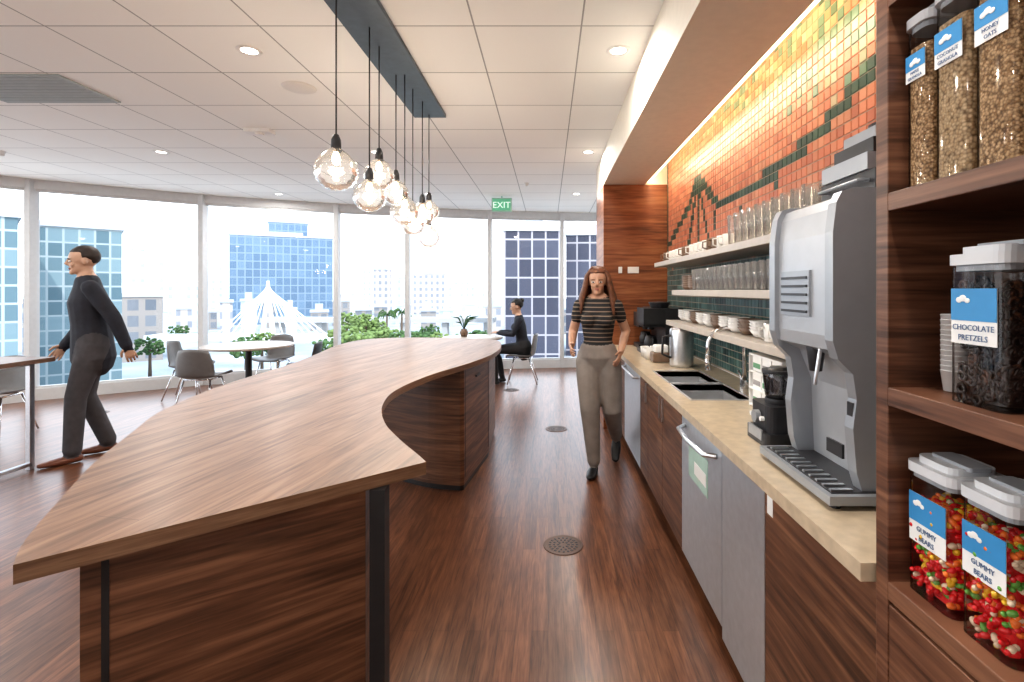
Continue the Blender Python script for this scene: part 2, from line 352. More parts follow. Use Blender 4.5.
for z in(.72,):
    q=a+(b-a)*.04;w=a+(b-a)*.96; mb.prism([tuple(q+nn*.002),tuple(w+nn*.002),tuple(w-nn*.004),tuple(q-nn*.004)],z,z+.005,3)
q=a+(b-a)*.45; w=a+(b-a)*.6; mb.prism([tuple(q+nn*.014),tuple(w+nn*.014),tuple(w-nn*.004),tuple(q-nn*.004)],.80,.815,3)
mb.build('kitchen_island',[m_top,m_edge,m_wal,m_black])
# ---------------- counter run ----------------
mb=MB(); XF=.675; XB=1.284; Y0,Y1=1.08,5.38; z0,z1=.87,.91
sx0,sx1=.77,1.10; sy=[2.68,3.14,3.18,3.64]
mb.box(XF,sx0,Y0,Y1,z0,z1,0); mb.box(sx1,XB,Y0,Y1,z0,z1,0); mb.box(sx0,sx1,Y0,sy[0],z0,z1,0); mb.box(sx0,sx1,sy[3],Y1,z0,z1,0); mb.box(sx0,sx1,sy[1],sy[2],z0,z1,6)
for a,b in((sy[0],sy[1]),(sy[2],sy[3])):
    mb.box(sx0,sx1,a,b,.77,.775,6); mb.box(sx0-.004,sx0,a,b,.77,.905,6); mb.box(sx1,sx1+.004,a,b,.77,.905,6); mb.box(sx0,sx1,a-.004,a,.77,.905,6); mb.box(sx0,sx1,b,b+.004,.77,.905,6)
    mb.cyl(((sx0+sx1)/2,(a+b)/2,.775),.035,.003,1,16)
    for q in((sx0-.008,sx0+.004,a-.008,b+.008),(sx1-.004,sx1+.008,a-.008,b+.008),(sx0,sx1,a-.008,a+.004),(sx0,sx1,b-.004,b+.008)): mb.box(*q,.9095,.913,6)
mb.box(.74,sx0-.006,Y0,Y1,.10,.869,2); mb.box(sx1+.01,XB,Y0,Y1,.10,.869,2); mb.box(.74,XB,Y0,Y1,.10,.765,2)
mb.box(.80,XB,Y0,Y1,.001,.10,3)
def front(y0,y1,zz0,zz1,mi):
    mb.box(.72,.739,y0+.003,y1-.003,zz0,zz1,mi)
front(1.08,1.66,.105,.862,2)
mb.box(.7185,.7205,1.60,1.64,.77,.83,4)
front(1.66,2.07,.06,.862,1); front(2.07,2.69,.105,.862,1)
front(2.69,3.15,.105,.862,2); front(3.15,3.6,.105,.862,2); front(3.6,3.9,.105,.862,2)
front(3.9,4.7,.105,.862,1); front(4.7,5.0,.105,.862,2); front(5.0,5.38,.105,.862,2)
def pull(pts,r=.009): mb.tube(pts,r,7,8)
pull([(.72,2.13,.79),(.675,2.17,.785),(.66,2.38,.785),(.675,2.59,.785),(.72,2.63,.79)],.011)
pull([(.72,3.98,.80),(.68,3.99,.80),(.68,4.6,.80),(.72,4.62,.80)])
mb.box(.700,.72,1.665,2.065,.845,.862,7)
for y in(3.11,3.2,3.64,5.03): mb.box(.708,.72,y,y+.012,.68,.82,7)
mb.box(.7175,.7195,2.25,2.55,.56,.73,5); mb.box(.716,.7175,2.27,2.45,.60,.66,4)
mb.build('kitchen_counter',[m_stone,m_app,m_wal,m_black,m_paper,M('sticker_green',(.45,.62,.56),.5,noise=.05),m_basin,m_steel],bevel=.0015)
# faucet
mb=MB(); fx,fy=1.18,3.0
pts=[(fx,fy,.914),(fx,fy,1.16)]+[(fx-.11+.11*math.cos(a),fy,1.16+.11*math.sin(a)) for a in[pi*i/10 for i in range(1,11)]]+[(fx-.22,fy,1.10)]
mb.tube(pts,.014,0,12); mb.cyl((fx,fy,.9115),.028,.05,0,16); mb.tube([(fx-.22,fy,1.11),(fx-.22,fy,1.02)],.018,0,12); mb.tube([(fx,fy+.02,.95),(fx,fy+.10,1.0)],.007,0,8)
mb.build('gooseneck_faucet',[m_chrome])
mb=MB(); mb.cyl((1.19,2.72,.911),.03,.13,0,16); mb.cyl((1.19,2.72,1.041),.012,.03,1,12); mb.tube([(1.19,2.72,1.07),(1.14,2.72,1.075)],.006,1,8); mb.build('soap_dispenser',[m_paper,m_chrome])
mb=MB(); mb.ell((.93,2.90,.801),(.08,.06,.02),0); mb.build('dish_sponge',[M('sponge_brown',(.30,.17,.10),.9,noise=.3)])
mb=MB(); c=(1.03,3.86,.911); mb.lathe([(.0001,0),(.085,0),(.09,.02),(.09,.27),(.085,.29),(.07,.30),(.0001,.305)],c,0,28); mb.lathe([(.0001,.305),(.03,.305),(.03,.33),(.0001,.335)],c,1,16)
mb.tube([(c[0]-.09,c[1]-.02,.911+.24),(c[0]-.15,c[1]-.03,.911+.23),(c[0]-.155,c[1]-.03,.911+.10),(c[0]-.09,c[1]-.02,.911+.07)],.01,1,8); mb.build('thermal_carafe',[m_steel,m_dark])
def brewer(x,y,w,d,h,name):
    mb=MB(); z=.911
    mb.box(x-w/2,x+w/2,y-d/2,y+d/2,z,z+.04,0); mb.box(x+w*.05,x+w/2,y-d/2,y+d/2,z+.04,z+h,0); mb.box(x-w/2,x+w*.05,y-d/2,y+d/2,z+h*.62,z+h,1); mb.box(x-w/2,x+w*.05,y-d/2,y+d/2,z+h*.60,z+h*.64,0)
    mb.cyl((x-w*.22,y,z+h*.52),.03,h*.1,1,14); mb.lathe([(.0001,0),(.055,0),(.065,.05),(.05,.11),(.04,.12)],(x-w*.22,y,z+.042),0,18)
    mb.tube([(x-w*.22,y-.06,z+.14),(x-w*.22,y-.10,z+.13),(x-w*.22,y-.10,z+.07),(x-w*.22,y-.062,z+.06)],.007,0,8)
    mb.lathe([(.0001,0),(.08,0),(.10,.05),(.10,.055),(.0001,.06)],(x,y,z+h),0,20)
    return mb.build(name,[m_dark,m_black,m_glass],bevel=.004)
brewer(1.05,4.72,.36,.34,.42,'coffee_brewer'); brewer(1.08,5.16,.34,.30,.36,'coffee_brewer')
mb=MB()
for i in range(6): mb.lathe([(.0001,0),(.03,0),(.04,.09),(.038,.09),(.028,.004)],(.86+.085*(i%2),4.25+.10*(i//2),.911),0,16)
mb.build('cup_cluster',[m_ceram])
mb=MB(); mb.box(.85,1.0,4.05,4.17,.911,.99,0); mb.box(.87,.98,4.06,4.16,.99,1.05,1); mb.build('snack_basket',[m_brownc,m_paper],bevel=.01)
mb=MB()
for i in range(3):
    for j in range(3): mb.box(1.04,1.2,2.22+.11*i,2.32+.11*i,.926+.085*j,1.005+.085*j,1); mb.box(1.037,1.0405,2.23+.11*i,2.31+.11*i,.94+.085*j,.965+.085*j,2+(i+j)%2)
for j in range(4): mb.box(1.03,1.21,2.21,2.56,.916+.085*j,.925+.085*j,0)
for y in(2.205,2.56): mb.box(1.03,1.21,y,y+.006,.911,1.18,0)
mb.build('tea_box_rack',[m_paper,m_paper,M('tea_green',(.15,.35,.2),.5),M('tea_grey',(.35,.33,.33),.5)],bevel=.002)
# blender appliance
mb=MB(); x,y=.90,1.95
mb.prism(rrect(x-.09,x+.09,y-.09,y+.10,.025),.911,.96,0); mb.prism(rrect(x-.075,x+.075,y-.08,y+.09,.03),.96,1.06,0)
mb.lathe([(.0001,0),(.05,0),(.05,.02),(.0001,.02)],(x,y,1.06),0,20)
mb.box(x-.094,x-.088,y-.06,y+.06,.93,.97,1); T90=Matrix.Translation((x-.078,y,1.01))@Matrix.Rotation(-pi/2,4,'Y'); mb.cyl((0,0,0),.024,.02,1,18,T=T90)
for s_ in(-.045,.045): T9=Matrix.Translation((x-.078,y+s_,1.01))@Matrix.Rotation(-pi/2,4,'Y'); mb.cyl((0,0,0),.009,.014,2,12,T=T9)
mb.lathe([(.045,0),(.05,.01),(.06,.10),(.057,.10),(.046,.012)],(x,y,1.08),3,20); mb.lathe([(.0001,.122),(.03,.122),(.04,.11),(.062,.11),(.062,.098),(.0001,.098)],(x,y,1.08),0,20)
mb.tube([(x,y-.057,1.17),(x,y-.09,1.16),(x,y-.09,1.11),(x,y-.052,1.09)],.009,0,8)
mb.build('countertop_blender',[m_dark,m_silver,m_paper,glass('smoke_glass',(.55,.55,.57),.15)],bevel=.003)
# beverage dispenser
mb=MB()
def xprism(poly,y0,y1,mi):
    n=len(poly); vs=[(x,y0,z) for x,z in poly]+[(x,y1,z) for x,z in poly]
    mb.add(vs,[tuple(range(n)),tuple(range(n,2*n))[::-1]],mi); mb.add(vs,[(i,n+i,n+(i+1)%n,(i+1)%n) for i in range(n)],mi,False)
prof=[(1.25,.95),(.855,.95),(.84,1.0),(.83,1.12),(.84,1.20),(.83,1.27),(.79,1.31),(.775,1.36),(.775,1.66),(.785,1.74),(.80,1.77),(.83,1.78),(1.25,1.78)]
xprism(prof,1.36,1.40,0); xprism(prof,1.71,1.75,0)
inner=[(1.25,.95),(.91,.95),(.90,1.20),(.86,1.30),(.795,1.33),(.79,1.37),(.79,1.66),(.80,1.73),(.815,1.76),(.84,1.77),(.95,1.772),(1.25,1.772)]
xprism(inner,1.40,1.71,1)
mb.box(.75,1.25,1.33,1.77,.925,.95,0); mb.box(.765,.92,1.35,1.75,.95,.953,2)
for i in range(11): mb.box(.77,.83,1.36+i*.036,1.372+i*.036,.953,.957,3)
for xx,yy in((.78,1.36),(.78,1.74),(1.2,1.36),(1.2,1.74)): mb.cyl((xx,yy,.911),.015,.015,2,10)
mb.box(.782,.792,1.50,1.68,1.42,1.56,0)
for i in range(5): mb.box(.778,.783,1.51,1.67,1.43+i*.026,1.438+i*.026,2)
mb.tube([(.83,1.55,1.35),(.83,1.55,1.25)],[.03,.018],2,14); mb.tube([(.81,1.48,1.35),(.79,1.48,1.22)],.006,3,8)
mb.box(.834,.842,1.37,1.395,1.13,1.19,2)
mb.box(.835,.842,1.42,1.50,1.02,1.06,2)
mb.build('beverage_dispenser',[m_silver,M('dispenser_inner',(.46,.48,.51),.35,.3,noise=.03),m_dark,m_steel,m_paper],bevel=.006)
mb=MB(); mb.box(.93,1.22,1.42,1.70,1.782,1.85,0); mb.box(.92,1.2,1.44,1.68,1.85,1.90,1); mb.box(.95,1.18,1.46,1.66,1.90,1.95,0); mb.box(.97,1.16,1.48,1.64,1.95,1.99,1); mb.cyl((1.08,1.56,1.99),.07,.03,0,20); mb.tube([(.93,1.45,1.82),(.90,1.45,1.82),(.90,1.66,1.82),(.93,1.66,1.82)],.005,1,8)
mb.build('coffee_tool_unit',[m_dark,m_silver],bevel=.006)  # black and silver coffee tool on top of the dispenser
# ---------------- wall shelves & dishes ----------------
for k,(z,ya,yb) in enumerate(((1.75,1.85,4.66),(1.5,2.0,4.0),(1.25,2.0,4.2))):
    mb=MB(); mb.box(.99,1.285,ya,yb,z-.04,z,0)
    mb.build('wall_shelf',[m_shelf],bevel=.003)
def tumblers(name,x0,nx,y0,ny_,z,dx,dy,r,h):
    mb=MB()
    for i in range(nx):
        for j in range(ny_):
            mb.lathe([(.0001,0),(r*.8,0),(r,h),(r*.94,h),(r*.76,.008),(.0001,.008)],(x0+i*dx,y0+j*dy,z+.001),0,14)
    mb.build(name,[m_glass])
tumblers('tumbler_glass_set',1.03,3,2.10,17,1.5,.085,.085,.036,.14)
tumblers('pint_glass_set',1.03,3,1.95,10,1.75,.09,.09,.040,.16)
def mugs(name,x0,nx,y0,n,z,mat,r=.04,h=.09,d=.1):
    mb=MB()
    for i in range(nx):
        for j in range(n):
            c=(x0+i*d,y0+j*d,z+.001); mb.lathe([(.0001,0),(r*.85,0),(r,.01),(r,h),(r*.9,h),(r*.85,.01),(.0001,.01)],c,(j//2)%len(mat),16)
            mb.tube([(c[0]-r*.95,c[1],c[2]+h*.8),(c[0]-r*1.6,c[1],c[2]+h*.75),(c[0]-r*1.6,c[1],c[2]+h*.3),(c[0]-r*.95,c[1],c[2]+h*.2)],.005,(j//2)%len(mat),6)
    mb.build(name,mat)
mugs('coffee_mug_set',1.07,2,2.95,16,1.75,[m_ceram,m_brownc,m_ceram],h=.08)
mugs('white_mug_set',1.07,2,2.08,4,1.25,[m_ceram])
mb=MB()
for j in range(10):
    for k in range(4): mb.lathe([(.0001,0),(.035,0),(.065,.04),(.062,.04),(.03,.005),(.0001,.005)],(1.12,2.62+j*.16,1.252+k*.016),j%3==1,18)
mb.build('bowl_stack_set',[m_ceram,m_brownc])
mb=MB()
for k in range(6): mb.lathe([(.0001,0),(.05,0),(.075,.03),(.072,.03),(.045,.004),(.0001,.004)],(1.11,3.88,1.502+k*.016),1,18)
for k in range(6): mb.lathe([(.0001,0),(.05,0),(.075,.03),(.072,.03),(.045,.004),(.0001,.004)],(1.11,3.70,1.502+k*.016),1,18)
mb.build('plate_stack',[m_ceram,m_brownc])
# ---------------- pantry shelf unit ----------------
mb=MB(); X0=.70
mb.box(X0,1.285,1.03,1.068,.001,2.63,0); mb.box(X0,1.285,.05,.09,.001,2.63,0); mb.box(1.26,1.285,.09,1.03,.001,2.63,0)
for z in(.90,1.30,1.70,2.12,2.6): mb.box(X0,1.26,.09,1.03,z-.038,z,1)
mb.box(X0+.02,1.26,.09,1.03,.10,.85,0)
mb.box(X0,X0+.019,.09,.56,.10,.855,0); mb.box(X0,X0+.019,.565,1.027,.10,.47,0); mb.box(X0,X0+.019,.565,1.027,.476,.855,0)
mb.box(X0+.06,1.2,.09,1.03,.001,.10,2)
mb.build('pantry_shelf_unit',[m_walv,m_walv,m_black],bevel=.002)
def content_mat(n,cols,sc):
    m,nt,b=newmat(n); t=nt.nodes.new('ShaderNodeTexCoord'); v=nt.nodes.new('ShaderNodeTexVoronoi'); v.inputs['Scale'].default_value=sc
    cr=nt.nodes.new('ShaderNodeValToRGB'); e=cr.color_ramp.elements; e[0].color=(*cols[0],1); e[1].color=(*cols[1],1)
    sp=nt.nodes.new('ShaderNodeSeparateXYZ'); nt.links.new(t.outputs['Object'],v.inputs['Vector']); nt.links.new(v.outputs['Color'],sp.inputs[0]); nt.links.new(sp.outputs[0],cr.inputs[0])
    mx=nt.nodes.new('ShaderNodeMix'); mx.data_type='RGBA'; mx.blend_type='MULTIPLY'; mx.inputs[0].default_value=1
    c2=nt.nodes.new('ShaderNodeValToRGB'); c2.color_ramp.elements[0].color=(1,1,1,1); c2.color_ramp.elements[1].color=(.3,.25,.2,1); c2.color_ramp.elements[0].position=.3; c2.color_ramp.elements[1].position=.9
    nt.links.new(v.outputs['Distance'],c2.inputs[0]); nt.links.new(cr.outputs[0],mx.inputs[6]); nt.links.new(c2.outputs[0],mx.inputs[7]); nt.links.new(mx.outputs[2],b.inputs['Base Color'])
    bp=nt.nodes.new('ShaderNodeBump'); bp.invert=True; bp.inputs['Strength'].default_value=.8; bp.inputs['Distance'].default_value=.002; nt.links.new(v.outputs['Distance'],bp.inputs['Height']); nt.links.new(bp.outputs[0],b.inputs['Normal'])
    b.inputs['Roughness'].default_value=.7; return m
m_gran=content_mat('granola',[(.34,.19,.08),(.70,.49,.28)],220)
m_gran2=content_mat('puffed_oats',[(.44,.29,.15),(.74,.57,.36)],170)
gum=[M('gummy_'+n,c,.25,emit=c,es=.05,coat=.4) for n,c in(('red',(.60,.015,.02)),('yellow',(.70,.42,.03)),('orange',(.75,.17,.03)),('green',(.12,.33,.06)),('white',(.68,.55,.40)))]
m_choc=M('chocolate',(.022,.011,.009),.3,noise=.3)
def jar(name,x0,y0,z,w,d,h,kind,l1,l2):
    mb=MB(); z+=.001; x1=x0+w;y1=y0+d; mats=[m_jar,m_lid,m_rub,m_paper,m_blue]
    lidh=.035 if h<.3 else .03; hb=h-lidh
    mb.prism(rrect(x0,x1,y0,y1,.018),z,z+.004,0,sm=True)
    n=len(rrect(0,1,0,1,.1)); P=rrect(x0,x1,y0,y1,.018); vs=[(a,b,z) for a,b in P]+[(a,b,z+hb) for a,b in P]
    mb.add(vs,[(i,(i+1)%n,n+(i+1)%n,n+i) for i in range(n)],0,True)
    mb.prism(rrect(x0+.004,x1-.004,y0+.004,y1-.004,.018),z+hb-.008,z+hb+.004,2); mb.prism(rrect(x0-.003,x1+.003,y0-.003,y1+.003,.02),z+hb+.003,z+hb+.022,1)
    mb.prism(rrect(x0+.01,x1-.01,y0+.01,y1-.01,.02),z+hb+.022,z+h,1); mb.prism(rrect(x0+w*.3,x1-w*.3,y0-.001,y1-d*.2,.006),z+h-.002,z+h+.006,2)
    lx=x0-.0012; ly0=y0+d*.10; ly1=y1-d*.10; lz1=z+hb*.84; lz0=lz1-min(.1,(ly1-ly0)*1.05)
    mb.box(lx,lx+.001,ly0,ly1,lz0,lz1,3); mb.box(lx-.0006,lx+.0004,ly0,ly1,lz0+(lz1-lz0)*.42,lz1,4)
    for ey,ez,er in((.018,.020,.007),(.026,.017,.008),(.035,.021,.006)): mb.ell((lx-.001,ly1-ey,lz1-ez),(.0006,er,er*.75),3,u=10,w=6)
    B=Matrix(((0,0,-1,0),(-1,0,0,0),(0,1,0,0),(0,0,0,1)))
    fs_=(ly1-ly0)/6.6
    for k,tx in enumerate((l1,l2)):
        mb.text(tx,fs_,Matrix.Translation((lx-.0012,(ly0+ly1)/2,lz0+(lz1-lz0)*(.25-.18*k)))@B,5,'CENTER')
    mats.append(M('label_ink',(.06,.12,.25),.6))
    ch=hb*.80
    if kind=='gran' or kind=='oats':
        mats.append(m_gran if kind=='gran' else m_gran2); mb.prism(rrect(x0+.003,x1-.003,y0+.003,y1-.003,.016),z+.005,z+hb*.88,6)
    elif kind=='gummy':
        mats+=gum; 
        for _ in range(420):
            a=random.choice((0,1,2,3,4)); u=.012+R()*(w-.024); v=.012+R()*(d-.024)
            if a==0:u=.012
            if a==1:v=.012
            zz=z+.012+R()*ch*.9
            if a==4: zz=z+ch*.92+R()*.01
            g=5+1+random.choice((0,0,0,0,0,1,2,2,3,4)); Rm=Matrix.Rotation(R()*6,3,'X')@Matrix.Rotation(R()*6,3,'Y')
            c=Vector((x0+u,y0+v,zz)); mb.ell(c,(.0065,.006,.009),g,u=8,w=5,Rm=Rm); mb.ell(c+Rm@Vector((0,0,.011)),(.0055,.005,.005),g,u=7,w=4,Rm=Rm)
        mb.prism(rrect(x0+.02,x1-.02,y0+.02,y1-.02,.01),z+.006,z+ch*.9,6)
    else:
        mats+=[m_choc,M('pretzel_lite',(.10,.045,.025),.4)]
        for _ in range(170):
            a=random.choice((0,0,1,1,2)); u=.016+R()*(w-.032); v=.016+R()*(d-.032)
            if a==0:u=.014
            if a==1:v=.014
            c=Vector((x0+u,y0+v,z+.014+R()*ch)); Rm=Matrix.Rotation(R()*6,3,'X')@Matrix.Rotation((R()-.5)*.8,3,'Y')
            ax=Matrix.Rotation(pi/2,3,'Y') if a==0 else Matrix.Rotation(pi/2,3,'X')
            for off in(-.007,.007):
                mb.tube([c+ax@(Matrix.Rotation(R()*.3,3,'X')@Vector((off+.008*math.cos(q),.009*math.sin(q),0))) for q in[2*pi*i/8 for i in range(8)]],.0035,6+(R()<.12),5,closed=True)
        mb.prism(rrect(x0+.02,x1-.02,y0+.02,y1-.02,.01),z+.006,z+ch*.95,6)
    mb.build(name,mats)
jar('granola_canister',.728,.958,1.70,.066,.064,.35,'gran','MAPLE','GRANOLA')
jar('granola_canister',.728,.870,1.70,.075,.078,.36,'oats','COCONUT','GRANOLA')
jar('granola_canister',.728,.782,1.70,.075,.078,.36,'gran','HONEY','OATS')
jar('pretzel_jar',.73,.80,1.30,.11,.115,.275,'pret','CHOCOLATE','PRETZELS')
jar('gummy_bear_jar',.73,.905,.90,.11,.115,.27,'gummy','GUMMY','BEARS')
jar('gummy_bear_jar',.73,.785,.90,.11,.105,.27,'gummy','GUMMY','BEARS')
mb=MB()
for k in range(12): mb.lathe([(.0001,0),(.017,0),(.022,.04),(.0225,.04),(.0205,.042),(.0155,.003)],(.80,.985,1.301+k*.010),0,18)
mb.build('paper_cup_stack',[m_paper])
# ---------------- floor drains ----------------
for x,y in((.09,2.94),(.09,5.4),(-.55,7.5),(-5.5,6.1)):
    mb=MB(); mb.lathe([(.0001,.003),(.10,.003),(.105,.004),(.115,.004),(.118,.0005)],(x,y,0),0,32,sm=False)
    for rr,n in((.03,8),(.055,14),(.08,20)):
        for i in range(n):
            a=2*pi*i/n; Tm=Matrix.Translation((x,y,0))@Matrix.Rotation(a,4,'Z'); mb.box(rr-.007,rr+.007,-.005,.005,.003,.0045,1,T=Tm)
    mb.build('floor_outlet_cover',[M('bronze',(.14,.09,.07),.5,.6,noise=.1),m_black])
# ---------------- chairs/tables ----------------
def chair(x,y,rz,shell=m_grey,leg=m_chrome):
    mb=MB(); prof=catmull([(-.23,.425),(-.20,.445),(-.05,.435),(.10,.43),(.19,.455),(.225,.52),(.245,.65),(.265,.80)],3)
    g=[]
    for k,(py,pz) in enumerate(prof):
        t=k/(len(prof)-1); row=[]
        for i in range(11):
            u=-1+i/5; w=.225*(1-.25*max(0,(t-.75)/.25)**2*1) ; seat=1-min(1,max(0,(t-.5)/.2))
            row.append((u*w, py-(1-seat)*.07*u*u, pz+seat*.035*abs(u)**3-(1-seat)*(.02*u*u if t>.9 else 0)))
        g.append(row)
    mb.sheet(g,.012,0)
    for sx in(-1,1):
        mb.tube([(sx*.15,-.12,.42),(sx*.21,-.22,.01)],[.011,.009],1,8,dome=False); mb.tube([(sx*.15,.12,.42),(sx*.21,.25,.01)],[.011,.009],1,8)
        mb.tube([(sx*.15,-.12,.42),(sx*.15,.12,.42)],.01,1,8)
    for yy in(-.12,.12): mb.tube([(-.15,yy,.42),(.15,yy,.42)],.01,1,8)
    mb.build('dining_chair',[shell,leg],(x,y,0),rz)
def roundtable(x,y,r,h=.75,name='round_table'):
    mb=MB(); mb.lathe([(.0001,h-.03),(r-.01,h-.03),(r,h-.02),(r,h-.005),(r-.004,h),(.0001,h)],(0,0,0),0,48,sm=False)
    mb.cyl((0,0,.02),.04,h-.05,1,20); mb.lathe([(.0001,.001),(.28,.001),(.28,.012),(.05,.03),(.0001,.03)],(0,0,0),1,36,sm=False)
    mb.build(name,[m_tabletop,m_black],(x,y,0))
roundtable(-4.1,6.85,.56)
m_blkshell=M('black_shell',(.025,.025,.028),.4,noise=.05)
chair(-4.22,6.12,math.radians(184)); chair(-4.98,6.95,math.radians(105)); chair(-3.35,6.8,math.radians(-75),m_blkshell); chair(-4.2,7.68,math.radians(-5))
roundtable(-1.2,8.0,.48); 
chair(-.42,8.05,math.radians(-90),m_grey)
mb=MB(); mb.prism(rrect(-6.2,-4.16,3.6,4.24,.03),.90,.935,0)
for x,y in((-4.33,3.7),(-4.33,4.18),(-6.1,3.7),(-6.1,4.18)): mb.box(x-.02,x+.02,y-.02,y+.02,.001,.90,1)
for x in(-4.33,-6.1): mb.box(x-.02,x+.02,3.7,4.18,.03,.06,1); mb.box(x-.02,x+.02,3.7,4.18,.87,.90,1)
mb.build('high_table',[M('high_table_top',(.16,.09,.06),.35,noise=.15),m_steel],bevel=.003)
chair(-5.65,5.1,math.radians(10))
mb=MB(); mb.lathe([(.0001,0),(.05,0),(.07,.06),(.05,.12),(.045,.12),(.06,.06),(.0001,.01)],(-1.36,8.1,.751),0,20)
for i in range(26):
    a=R()*6.28; l=.12+R()*.14; p=Vector((-1.36,8.1,.86)); d=Vector((math.cos(a),math.sin(a),0))
    mb.tube([p,p+d*l*.4+Vector((0,0,l*.8)),p+d*l+Vector((0,0,l*.9))],[(.003,.003),(.012,.003),(.002,.002)],1,6)
mb.build('potted_plant',[m_brownc,M('leaf_dark',(.03,.09,.03),.5,noise=.3)])
mb=MB()
for i in range(3): mb.box(-1.13+.05*i,-.88+.05*i,7.75+.03*i,7.95+.03*i,.751+.004*i,.754+.004*i,0)
mb.build('paper_stack',[m_paper])
# ---------------- people ----------------
def human(name,J,mats,loc,rz,sc,body,hair,headrot=(0,0,0),vox=.0085):
    raw=MB(); samp=[]
    def tb(pts,rad,side,lab,seg=16):
        rad=[(r,r) if not isinstance(r,tuple) else r for r in rad]
        raw.tube(pts,rad,0,seg,side=side,dome=True)
        P=[Vector(p) for p in pts]
        for i in range(len(P)-1):
            for k in range(6):
                t=k/5; samp.append((*(P[i].lerp(P[i+1],t)),min(rad[i])*(1-t)+min(rad[i+1])*t,lab))
    V=Vector
    g=lambda k:V(J[k])
    sh=(g('shL')-g('shR')).normalized(); hp=(g('hipL')-g('hipR')).normalized()
    pel=g('pel'); che=g('che'); nk=g('nek'); hd=g('head'); mid=pel.lerp(che,.45)
    bw=body
    up=(che-pel).normalized()
    tb([pel-up*.07,pel],[(bw['hip'][0]*.92,bw['hip'][1]*.9),bw['hip']],hp,bw['lowlab'])
    tb([pel+up*(bw['hem']),mid,che,che.lerp(nk,.6)],[bw['hemr'],bw['waist'],bw['chest'],bw['shr']],sh,bw['toplab'])
    tb([che.lerp(nk,.5),nk-V((0,0,.025))],[(.12,.085),(.058,.058)],sh,bw['toplab'])
    tb([nk-V((0,0,.03)),hd+V((0,.012,-.03))],[.053,.05],(1,0,0),bw['skin'])
    if bw.get('bust'):
        for s_ in(-1,1): c=che+sh*.07*s_+V((0,-.085,-.0)); raw.ell(c,(.062,.05,.06)); samp.append((*c,.055,bw['toplab']))
    Hr=Matrix.Rotation(headrot[2],3,'Z')@Matrix.Rotation(headrot[0],3,'X')
    def hp_(p): return hd+Hr@V(p)
    for c,r,lab in(((0,.012,.03),(.074,.094,.088),0),((0,-.018,-.04),(.054,.064,.068),0),((0,-.07,-.082),(.024,.022,.02),0),((.076,.012,-.005),(.010,.018,.030),0),((-.076,.012,-.005),(.010,.018,.030),0),((.03,-.063,-.022),(.024,.018,.022),0),((-.03,-.063,-.022),(.024,.018,.022),0)):
        raw.ell(hp_(c),r,Rm=Hr,u=20,w=14); samp.append((*hp_(c),min(r),bw['skin']))
    raw.tube([hp_((0,-.078,.022)),hp_((0,-.098,-.012)),hp_((0,-.088,-.02))],[(.008,.012),(.014,.016),(.012,.01)],0,10,side=tuple(Hr@V((1,0,0))),dome=True)
    for L in'LR':
        h,k,a,heel,toe=g('hip'+L),g('kn'+L),g('an'+L),g('he'+L),g('to'+L)
        tb([h,h.lerp(k,.35),k,k.lerp(a,.35),a],bw['leg'],(1,0,0),bw['lowlab'])
        tb([a+V((0,0,.02)),a-(a-heel)*.4],[.04,.036],(1,0,0),bw['shoe'])
        tb([heel,heel.lerp(toe,.55),toe],[(.034,.03),(.045,.032),(.036,.02)],(1,0,0),bw['shoe'])
        s0,e,w=g('sh'+L),g('el'+L),g('wr'+L)
        if bw['slv']>1: tb([s0,s0.lerp(e,.5),e,e.lerp(w,.5),w],bw['arm'],None,bw['toplab'])
        else:
            A=bw['arm']; tb([s0,s0.lerp(e,.45)],[A[0],A[1]],None,bw['toplab']); tb([s0.lerp(e,.4),e,e.lerp(w,.35),w],[A[1]*.8,A[2],A[3],A[4]],None,bw['skin'])
        d=(w-e).normalized(); n=V(J.get('pn'+L,(-1 if L=='L' else 1,0,0))); n=(n-d*n.dot(d)).normalized(); s_=n.cross(d)
        f=V(J.get('td'+L,(0,-1,0)));
        if s_.dot(f)<0: s_=-s_
        tb([w,w+d*.03,w+d*.08],[(.026,.019),(.034,.015),(.038,.013)],tuple(s_),bw['skin'])
        J['_'+L]=(w,d,n,s_)
    me=bpy.data.meshes.new('r'); me.from_pydata(raw.v,[],raw.f); ob=bpy.data.objects.new('r',me); COL.objects.link(ob)
    r=ob.modifiers.new('r','REMESH'); r.mode='VOXEL'; r.voxel_size=vox; r.use_smooth_shade=True
    sm=ob.modifiers.new('s','SMOOTH'); sm.iterations=4; sm.factor=.5
    bpy.context.view_layer.update(); em=ob.evaluated_get(bpy.context.evaluated_depsgraph_get()).to_mesh()
    n=len(em.vertices); co=np.empty(n*3); em.vertices.foreach_get('co',co); co=co.reshape(-1,3)
    F=[tuple(p.vertices) for p in em.polygons]; cen=np.array([co[list(f)].mean(0) for f in F])
    sp=np.array([s[:4] for s in samp]); lab=np.array([s[4] for s in samp])
    best=np.full(len(cen),9.); idx=np.zeros(len(cen),int)
    for i in range(len(sp)):
        dd=np.linalg.norm(cen-sp[i,:3],axis=1)-sp[i,3]; q=dd<best; best[q]=dd[q]; idx[q]=lab[i]
    bpy.data.objects.remove(ob)
    mb=MB(); mb.v=[tuple(c) for c in co]; mb.f=[list(f) for f in F]; mb.m=[int(i) for i in idx]; mb.s=[True]*len(F)
